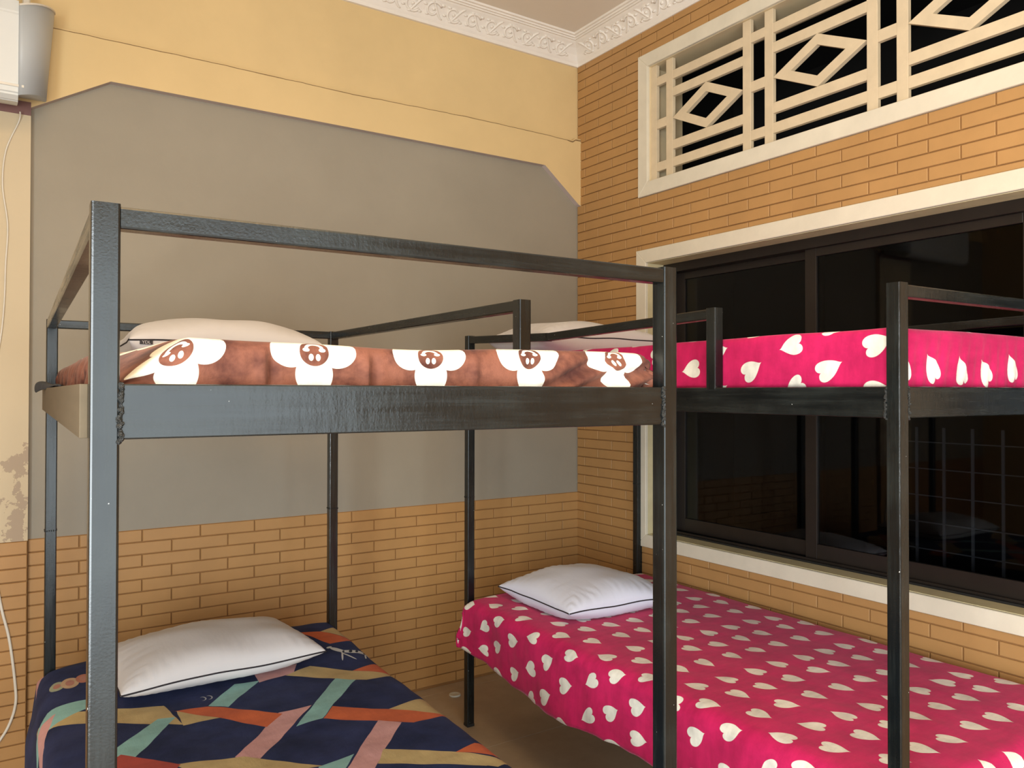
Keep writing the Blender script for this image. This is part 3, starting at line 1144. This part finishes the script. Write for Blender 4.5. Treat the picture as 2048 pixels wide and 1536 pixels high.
A2, B2 = BED2['A'], BED2['B']
bed2 = bunk(BED2, 'black steel bunk bed against the window wall carrying pink heart blankets',
            [(h2, h2, 1.637), (A2 - h2, h2, 1.637), (h2, B2 - h2, 1.637), (A2 - h2, B2 - h2, 1.600)], 1.4134, 1.3461, None)
sqbar('end_rail', (s, 0.015, 1.6195), (A2 - s, 0.015, 1.6195), 0.027, 0.027, bed2)
sqbar('guard_post', (h2, 0.5281 + h2, 1.409), (h2, 0.5281 + h2, 1.630), s, s, bed2)
sqbar('guard_rail', (h2, 0.5281 + s, 1.6135), (h2, 1.343, 1.5975), 0.026, 0.028, bed2)
sqbar('guard_rail', (h2, 1.338, 1.5975), (h2, B2 - s, 1.6190), 0.026, 0.030, bed2)
sqbar('wall_rail', (A2 - h2, s, 1.6185), (A2 - h2, B2 - s, 1.585), 0.026, 0.028, bed2)


# ------------------------------------------------------------------ bedding
def fold(u, lo, hi, r):
    """unfolded coord -> (position, drop) with a rounded edge of radius r"""
    q = r * math.pi / 2
    if u < lo + r:
        d = lo + r - u
        if d <= q:
            t = d / r
            return lo + r - r * math.sin(t), r * (1 - math.cos(t)), -1
        return lo, r + (d - q), -1
    if u > hi - r:
        d = u - (hi - r)
        if d <= q:
            t = d / r
            return hi - r + r * math.sin(t), r * (1 - math.cos(t)), 1
        return hi, r + (d - q), 1
    return u, 0.0, 0


def frange(a, b, st):
    n_ = max(1, int(round((b - a) / st)))
    return [a + (b - a) * i / n_ for i in range(n_ + 1)]


def cloth(name, bed, a0, a1, b0, b1, zt, drops, mat, rad=0.03, step=0.011, wr=None, thick=0.004, ztop=None):
    """blanket folded over a mattress; drops = hanging lengths (left, right, front, back)"""
    dl, dr, df, db = drops
    us = frange(a0 - dl, a1 + dr, step)
    vs = frange(b0 - df, b1 + db, step)
    zbase = zt - max(drops)
    ctr = bw(bed, (a0 + a1) / 2, (b0 + b1) / 2, zbase)
    verts, uvs, faces = [], [], []
    for v in vs:
        for u in us:
            x, dz1, s1 = fold(u, a0, a1, rad)
            y, dz2, s2 = fold(v, b0, b1, rad)
            z = zt - max(dz1, dz2)
            p = Vector((x, y, z))
            if ztop:
                p.z += ztop(x, y) * max(0.0, 1 - max(dz1, dz2) / 0.06)
            nx = s1 * min(1, dz1 / rad)
            ny = s2 * min(1, dz2 / rad)
            nz = 1.0 if max(dz1, dz2) < rad * 0.4 else 0.0
            if wr:
                w = wr(u, v, x, y, dz1, dz2)
                p += Vector((nx * w[0], ny * w[0], nz * w[1])) + Vector((0, 0, w[2]))
            verts.append((p.x - (a0 + a1) / 2, p.y - (b0 + b1) / 2, p.z - zbase))
            uvs.append((u, v))
    nu = len(us)
    for j in range(len(vs) - 1):
        for i in range(nu - 1):
            faces.append((j * nu + i, j * nu + i + 1, (j + 1) * nu + i + 1, (j + 1) * nu + i))
    me = bpy.data.meshes.new(name)
    me.from_pydata(verts, [], faces)
    uvl = me.uv_layers.new(name='print')
    for lp in me.loops:
        uvl.data[lp.index].uv = uvs[lp.vertex_index]
    for p in me.polygons:
        p.use_smooth = True
    o = link(name, me, mat, None, ctr, bed['r'])
    sol = o.modifiers.new('thickness', 'SOLIDIFY')
    sol.thickness = thick
    sol.offset = -1
    return o


def mattress(bed, a0, a1, b0, b1, z0, z1, label):
    ctr = bw(bed, (a0 + a1) / 2, (b0 + b1) / 2, z0)
    bm = bmesh.new()
    ha, hb = (a1 - a0) / 2, (b1 - b0) / 2
    box(bm, -ha, ha, -hb, hb, 0, z1 - z0, 0, 0.02)
    o = from_bm('mattress', bm, [MAT['mattress']], None, ctr, bed['r'], smooth=False)
    return tag(o, label, 'mattress', 'mattresses hidden under blankets')


N = noise.noise


def n3(x, y, z=0.0):
    return N(Vector((x, y, z)))


# upper left: brown flowered blanket
def wr_brown(u, v, x, y, d1, d2):
    w = 0.006 * n3(u * 9, v * 9, 1) + 0.0035 * n3(u * 30, v * 18, 2)
    if d2 > 0.008 and v < 0.3:
        # vertical tucks at some places and slanting folds at the right end
        k = min(1.0, d2 / 0.03)
        for c0, am in ((0.215, .004), (0.227, -.004), (0.365, .005), (0.378, -.005), (0.55, .003)):
            w += 2.2 * k * am * math.exp(-((u - c0) / 0.0065) ** 2)
        if u > 0.62:
            t = (u - 0.62) / 0.3
            ph = (d2 - 0.26 * (0.93 - u)) / 0.0105
            w += k * min(1, 2 * t) * 0.0105 * math.sin(ph * 2.0 + 3 * n3(u * 8, v * 8, 5))
        lo = max(0.0, (d2 - 0.045) / 0.02)
        w += lo * 0.008 * max(0, n3(u * 7, 3.3, 7) + 0.25)
    if d1 > 0.008 and u < 0.3:
        w += 0.006 * math.sin(v * 90 + 4 * n3(u * 6, v * 6, 3)) * min(1, d1 / 0.03)
    top = 0.004 * n3(u * 5, v * 5, 4)
    # the head corner has slumped a little at the far left
    return (w, top, 0.0)


def sag_brown(x, y):
    k = max(0.0, min(1.0, 1 - (x - 0.034) / 0.085))
    return -0.064 * k ** 1.1 * math.exp(-max(0.0, y - 0.06) / 0.22) + 0.004 * math.sin(x * 9 + 1)


mattress(BED1, 0.105, 0.905, 0.060, 1.79, 1.4005, 1.450, 'thin mattress under the brown flowered blanket on the upper deck')
bb = cloth('blanket', BED1, 0.034, 0.922, 0.040, 1.80, 1.470, (0.058, 0.058, 0.060, 0.058), MAT['flowers'], 0.018, 0.0058, wr_brown, 0.004, sag_brown)
tag(bb, 'brown velvet blanket printed with white smiling flowers on the left upper deck', 'blanket', 'velvet blankets on the beds')


# upper right: pink hearts
def wr_pink_up(u, v, x, y, d1, d2):
    w = 0.003 * n3(u * 8, v * 8, 11) + 0.0015 * n3(u * 25, v * 25, 12)
    if d2 > 0.01 and v < 0.3:
        w += 0.0022 * math.sin(u * 160 + d2 * 40 + 4 * n3(u * 5, v * 5, 13)) * min(1, d2 / 0.05)
    if d1 > 0.02 and u < 0.3:
        w += 0.003 * n3(v * 6 + d1 * 20, d1 * 12, 14)
    return (w, 0.004 * n3(u * 4, v * 4, 15), 0.0)


mattress(BED2, 0.05, 0.90, 0.05, 1.86, 1.4045, 1.531, 'thick mattress under the pink heart blanket on the right upper deck')
pu = cloth('blanket', BED2, 0.036, 0.912, 0.036, 1.872, 1.546, (0.130, 0.130, 0.130, 0.130), MAT['hearts_up'], 0.012, 0.011, wr_pink_up, 0.004)
tag(pu, 'pink heart print blanket tucked tight over the right upper mattress', 'blanket', 'velvet blankets on the beds')


# lower right: pink hearts hanging over the side
def wr_pink_low(u, v, x, y, d1, d2):
    w = 0.007 * n3(u * 4, v * 4, 21) + 0.003 * n3(u * 12, v * 12, 22) + 0.0014 * n3(u * 34, v * 34, 23)
    if d1 > 0.0 and u < 0.4:
        k = min(1.0, d1 / 0.2)
        w += k * (0.008 + 0.016 * math.sin(v * 6.4 + 0.6) + 0.010 * n3(v * 9, d1 * 5, 24))
    hem = 0.0
    if d1 > 0.12 and u < 0.4:
        k = (d1 - 0.12) / 0.1
        hem = k * (0.010 * math.sin(v * 7.5 + 1.0) + 0.006 * n3(v * 14, 2.2, 25)) + k * 0.018 * max(0.0, (v - 1.65) / 0.2)
    top = 0.005 * n3(u * 3, v * 3, 26) + 0.0022 * n3(u * 16, v * 10, 27)
    return (w, top, hem)


def crown(x, y):
    e = min(x + 0.03, 0.99 - x)
    return -0.018 * math.exp(-max(0.0, e) / 0.05)


mattress(BED2, 0.035, 0.922, 0.035, 1.91, 0.368, 0.520, 'mattress under the pink heart blanket on the right lower bunk')
pl = cloth('blanket', BED2, -0.022, 0.944, -0.022, 1.905, 0.548, (0.228, 0.13, 0.20, 0.16), MAT['hearts_low'], 0.040, 0.011, wr_pink_low, 0.004, crown)
tag(pl, 'pink heart print blanket draped over the lower bunk beside the window wall', 'blanket', 'velvet blankets on the beds')


# lower left: navy ribbons
def wr_navy(u, v, x, y, d1, d2):
    w = 0.007 * n3(u * 4, v * 4, 31) + 0.003 * n3(u * 13, v * 13, 32)
    if d1 > 0.0 and u < 0.3:
        k = min(1.0, d1 / 0.15)
        w += k * (0.022 + 0.016 * math.sin(v * 8 + 1.2))
    top = 0.006 * n3(u * 3, v * 3, 33) + 0.0025 * n3(u * 14, v * 14, 34)
    return (w, top, 0.0)


def crown1(x, y):
    e = max(0.0, min(x, 0.96 - x))
    return -0.014 * math.exp(-e / 0.04) + 0.022 * max(0.0, (y - 1.35) / 0.5) - 0.03 * max(0.0, (y - 1.80) / 0.08) * max(0.0, 1 - x / 0.2)


mattress(BED1, 0.035, 0.918, 0.035, 1.81, 0.368, 0.490, 'mattress under the navy ribbon blanket on the left lower bunk')
nv = cloth('blanket', BED1, -0.012, 0.952, -0.010, 1.868, 0.512, (0.24, 0.16, 0.16, 0.16), MAT['navy'], 0.035, 0.011, wr_navy, 0.004, crown1)
tag(nv, 'navy velvet blanket with teal, pink, orange and sand ribbons on the left lower bunk', 'blanket', 'velvet blankets on the beds')


# ------------------------------------------------------------------ pillows
def pillow(bed, a, b, z, W_, D_, top, bot, rot, mat, label, seed, pinch=0.05, pucker=0.003, tilt=(0.0, 0.0), tagged=None):
    root_loc = bw(bed, a, b, z)
    NU, NV = 64, 46

    def outline(s_, t_):
        x = W_ / 2 * s_ * (1 - pinch * (1 - t_ * t_) * abs(s_) ** 3)
        y = D_ / 2 * t_ * (1 - pinch * 1.3 * (1 - s_ * s_) * abs(t_) ** 3)
        return x, y

    def seam_z(s_, t_):
        return bot + tilt[0] * s_ + tilt[1] * t_ + 0.008 * n3(s_ * 1.7 + seed, t_ * 1.7, 3)

    def prof_(s_, t_):
        e = max(0.0, (1 - s_ ** 2)) * max(0.0, (1 - t_ ** 2))
        return e ** 0.40

    def pt(s_, t_, side):
        x, y = outline(s_, t_)
        h = prof_(s_, t_)
        zs = seam_z(s_, t_)
        edge = max(abs(s_), abs(t_))
        pk = pucker * max(0.0, (edge - 0.45) / 0.55) * (1 - edge ** 8)
        ang = (t_ * D_ if abs(s_) > abs(t_) else s_ * W_)
        rip = pk * math.sin(ang * 95 + 5 * n3(s_ * 3, t_ * 3, seed))
        lump = 0.010 * n3(s_ * 1.6 + seed, t_ * 1.6, seed) * h
        if side > 0:
            return Vector((x, y, zs + top * h + rip + lump))
        zz = zs - bot * 1.9 * h + 0.5 * rip
        zz2 = max(0.0015, zz)
        return Vector((x, y, zz2))
    # cosine spacing resolves the rim
    ss = [-math.cos(math.pi * i / NU) for i in range(NU + 1)]
    tt = [-math.cos(math.pi * i / NV) for i in range(NV + 1)]
    bm = bmesh.new()
    grid = {}
    for side in (1, -1):
        for j, t_ in enumerate(tt):
            for i, s_ in enumerate(ss):
                rim = i in (0, NU) or j in (0, NV)
                if side < 0 and rim:
                    grid[(side, i, j)] = grid[(1, i, j)]
                else:
                    grid[(side, i, j)] = bm.verts.new(pt(s_, t_, side))
    for side in (1, -1):
        for j in range(NV):
            for i in range(NU):
                q = [grid[(side, i, j)], grid[(side, i + 1, j)], grid[(side, i + 1, j + 1)], grid[(side, i, j + 1)]]
                bm.faces.new(q if side > 0 else q[::-1])
    o = from_bm('pillow', bm, [mat], None, root_loc, bed['r'] + rot, smooth=True, recalc=False)
    tag(o, label, 'pillow', 'white pillows on the beds')
    rim = []
    for i in range(NU + 1):
        rim.append(pt(ss[i], -1, 1))
    for j in range(1, NV + 1):
        rim.append(pt(1, tt[j], 1))
    for i in range(NU - 1, -1, -1):
        rim.append(pt(ss[i], 1, 1))
    for j in range(NV - 1, -1, -1):
        rim.append(pt(-1, tt[j], 1))
    pb_ = bmesh.new()
    tube(pb_, rim, 0.0026, 6, False)
    pp = from_bm('piping', pb_, [MAT['piping']], o, smooth=True)
    pp['label'] = 'dark piping along the seam'
    if tagged:
        s0, tw, th = tagged
        c = pt(s0, -1, 1)
        tb = boxobj('care_label', c.x - tw / 2, c.x + tw / 2, c.y - 0.003, c.y - 0.001, c.z - th, c.z - 0.001, [MAT['tag']], o)
        tb['label'] = 'small black woven label reading YDL'
        cu = bpy.data.curves.new('label_text', 'FONT')
        cu.body = 'YDL'
        cu.size = th * 0.95
        cu.align_x = 'CENTER'
        cu.extrude = 0.0003
        to = bpy.data.objects.new('label_text', cu)
        COL.objects.link(to)
        dg = bpy.context.evaluated_depsgraph_get()
        me = bpy.data.meshes.new_from_object(to.evaluated_get(dg))
        bpy.data.objects.remove(to)
        me.materials.clear()
        t2 = link('label_text', me, MAT['tag_text'], tb, (c.x, c.y - 0.0034, c.z - th * 0.85))
        t2.rotation_euler = (math.pi / 2, 0, 0)
    return o


pillow(BED1, 0.448, 1.580, 0.531, 0.605, 0.42, 0.088, 0.032, 0.11, MAT['pillow'],
       'plump white pillow with dark piping on the navy blanket, left lower bunk', 1.3, 0.05, 0.0022)
pillow(BED2, 0.345, 1.575, 0.552, 0.50, 0.50, 0.085, 0.045, 0.0, MAT['pillow_satin'],
       'shiny square white pillow on the pink blanket, right lower bunk', 4.7, 0.04, 0.0035)
pillow(BED1, 0.470, 1.585, 1.474, 0.56, 0.40, 0.085, 0.075, 0.0, MAT['pillow'],
       'white pillow with black label on the brown flowered blanket, left upper deck', 8.1, 0.05, 0.002, (0.0, 0.0), (-0.84, 0.034, 0.013))
pillow(BED2, 0.365, 1.640, 1.550, 0.64, 0.40, 0.078, 0.060, 0.05, MAT['pillow'],
       'white pillow behind the guard rail on the right upper deck', 12.4, 0.05, 0.003)

# slate cloth end hanging over the left deck board
bm = bmesh.new()
path = [(0.030, 1.4125), (0.012, 1.4165), (0.000, 1.424), (-0.012, 1.430), (-0.024, 1.430), (-0.033, 1.424), (-0.036, 1.410), (-0.034, 1.392)]
rows = []
for j in range(15):
    t = j / 14
    b = 1.14 + 0.52 * t
    k = t ** 1.5
    rows.append([bm.verts.new((0.03 + (p[0] - 0.03) * (0.36 + 0.64 * k), b + 0.02 * math.sin(3 * p[0] * 30), 1.4125 + (p[1] - 1.4125) * (0.25 + 0.75 * k) * (1 if p[1] > 1.41 else k) + 0.002 * math.sin(9 * t))) for p in path])
for j in range(14):
    for i in range(len(path) - 1):
        bm.faces.new([rows[j][i], rows[j][i + 1], rows[j + 1][i + 1], rows[j + 1][i]])
org = bw(BED1, 0, 0, 0)
ctr = Vector((0.0, 1.4, 1.41))
for v in bm.verts:
    v.co -= ctr
fo = from_bm('cloth_end', bm, [MAT['dark_cloth']], None, bw(BED1, 0.0, 1.4, 1.41), BED1['r'], smooth=True)
sm = fo.modifiers.new('thickness', 'SOLIDIFY')
sm.thickness = 0.006
ss_ = fo.modifiers.new('smooth', 'SUBSURF')
ss_.levels = ss_.render_levels = 1
tag(fo, 'dark slate cloth end poking out over the brown side board of the left bunk', 'cloth')

# ------------------------------------------------------------------ wall things
ac = empty('air_conditioner', (-2.95, -0.03, 2.40))
tag(ac, 'white wall air conditioner with grey end cap high on the left pilaster', 'air conditioner')
XE = -2.559
AB = [(-0.034, 0.345), (-0.150, 0.340), (-0.222, 0.318), (-0.236, 0.27), (-0.236, 0.03), (-0.232, 0.0), (-0.205, -0.018), (-0.150, -0.012), (-0.09, 0.004), (-0.034, 0.020)]
bm = bmesh.new()
prism(bm, AB, -3.36, XE, lambda p, h: (h, p[0], 2.395 + p[1]))
bmesh.ops.bevel(bm, geom=[e for e in bm.edges if abs(e.verts[0].co.x - e.verts[1].co.x) > 0.2], offset=0.006, segments=2, affect='EDGES')
wrel(from_bm('housing', bm, [MAT['ac_white']]), ac)
# angled grey end cap
bm = bmesh.new()
rb = 14
capf = [(-0.030, 0.352), (-0.10, 0.35), (-0.17, 0.345), (-0.232, 0.335), (-0.240, 0.30), (-0.240, 0.08), (-0.236, 0.045)]
ra, rc = [], []
for k in range(rb + 1):
    t = k / rb
    x = XE + 0.001 + 0.113 * math.sin(t * math.pi / 2) ** 1.0 * 1.0
    y = -0.240 + 0.205 * (1 - math.cos(t * math.pi / 2))
    ra.append((x, y, 2.690 + 0.080 * t))
    rc.append((x - 0.026 * t, y, 2.389 + 0.057 * t))
va = [bm.verts.new(p) for p in ra]
vc = [bm.verts.new(p) for p in rc]
wa = [bm.verts.new((XE - 0.01, -0.035, ra[-1][2])), bm.verts.new((XE - 0.01, -0.035, rc[-1][2]))]
for k in range(rb):
    bm.faces.new([va[k], va[k + 1], vc[k + 1], vc[k]])
bm.faces.new(va + [wa[0]])
bm.faces.new(vc + [wa[1]])
bm.faces.new([va[0], vc[0], wa[1], wa[0]])
bm.faces.new([va[-1], vc[-1], wa[1], wa[0]])
cap = wrel(from_bm('end_cap', bm, [MAT['ac_grey']]), ac)
for p in cap.data.polygons:
    p.use_smooth = len(p.vertices) == 4 and abs(p.normal.z) < 0.5

cap['label'] = 'grey curved end cap'
bm = bmesh.new()
tube(bm, [Vector(p) + Vector((0.0, -0.001, 0.002)) for p in ra], 0.0035, 6)  # white tube stands in for the highlight on this edge
e_ = wrel(from_bm('edge_highlight', bm, [MAT['cord']]), ac)
e_['label'] = 'painted highlight strip along the top edge of the end cap'
bm = bmesh.new()
prism(bm, [(-0.222, 0.030), (-0.222, 0.022), (-0.231, 0.022), (-0.231, 0.030)], -3.30, XE + 0.016, lambda p, h: (h, p[0] - 0.008, 2.395 + p[1]))
wrel(from_bm('louver', bm, [MAT['cord']]), ac)
bm = bmesh.new()
tube(bm, smoothpts([(-2.535, -0.10, 2.74), (-2.533, -0.08, 2.80), (-2.536, -0.05, 2.90), (-2.55, -0.045, 3.05), (-2.55, -0.04, 3.2)], 5), 0.012, 8)
pi_ = wrel(from_bm('pipe', bm, [MAT['cord']]), ac)
pi_['label'] = 'white wrapped pipe rising from the unit'

bm = bmesh.new()
pts = [(-2.549, -0.060, 2.388), (-2.552, -0.036, 2.36), (-2.590, -0.035, 2.251), (-2.599, -0.035, 2.126), (-2.583, -0.035, 1.987), (-2.588, -0.035, 1.85), (-2.591, -0.035, 1.722), (-2.600, -0.035, 1.598),
       (-2.625, -0.035, 1.40), (-2.64, -0.035, 1.10), (-2.63, -0.036, 0.90), (-2.596, -0.038, 0.662), (-2.568, -0.038, 0.526), (-2.549, -0.038, 0.36), (-2.549, -0.038, 0.29), (-2.567, -0.038, 0.228), (-2.593, -0.038, 0.182), (-2.64, -0.038, 0.12)]
c0 = Vector((-2.6, -0.037, 0.12))
pp = smoothpts(pts, 8)
tube(bm, [p - c0 for p in pp], 0.0042, 8, True, lambda t: 0.62 if t < 0.55 else 1.15)
cdz = from_bm('power_cord', bm, [MAT['cord']], None, c0, smooth=True)
tag(cdz, 'thin white cord hanging down the pilaster from the air conditioner', 'cord')

# round lid on the floor
bm = bmesh.new()
segs = 28
rp = [(0.0, 0.006), (0.020, 0.006), (0.0235, 0.0075), (0.026, 0.0065), (0.027, 0.003), (0.027, 0.0), (0.0, 0.0)]
rings = []
for (r, z) in rp[1:-1]:
    rings.append([bm.verts.new((r * math.cos(2 * math.pi * i / segs), r * math.sin(2 * math.pi * i / segs), z)) for i in range(segs)])
t0 = bm.verts.new((0, 0, 0.006))
for i in range(segs):
    bm.faces.new([t0, rings[0][i], rings[0][(i + 1) % segs]])
for k in range(len(rings) - 1):
    for i in range(segs):
        bm.faces.new([rings[k][i], rings[k + 1][i], rings[k + 1][(i + 1) % segs], rings[k][(i + 1) % segs]])
bm.faces.new(rings[-1])
ld = from_bm('lid', bm, [MAT['lid']], None, (-0.832, -0.143, 0.0005), smooth=True)
tag(ld, 'small pale round lid lying on the floor near the back wall', 'lid')
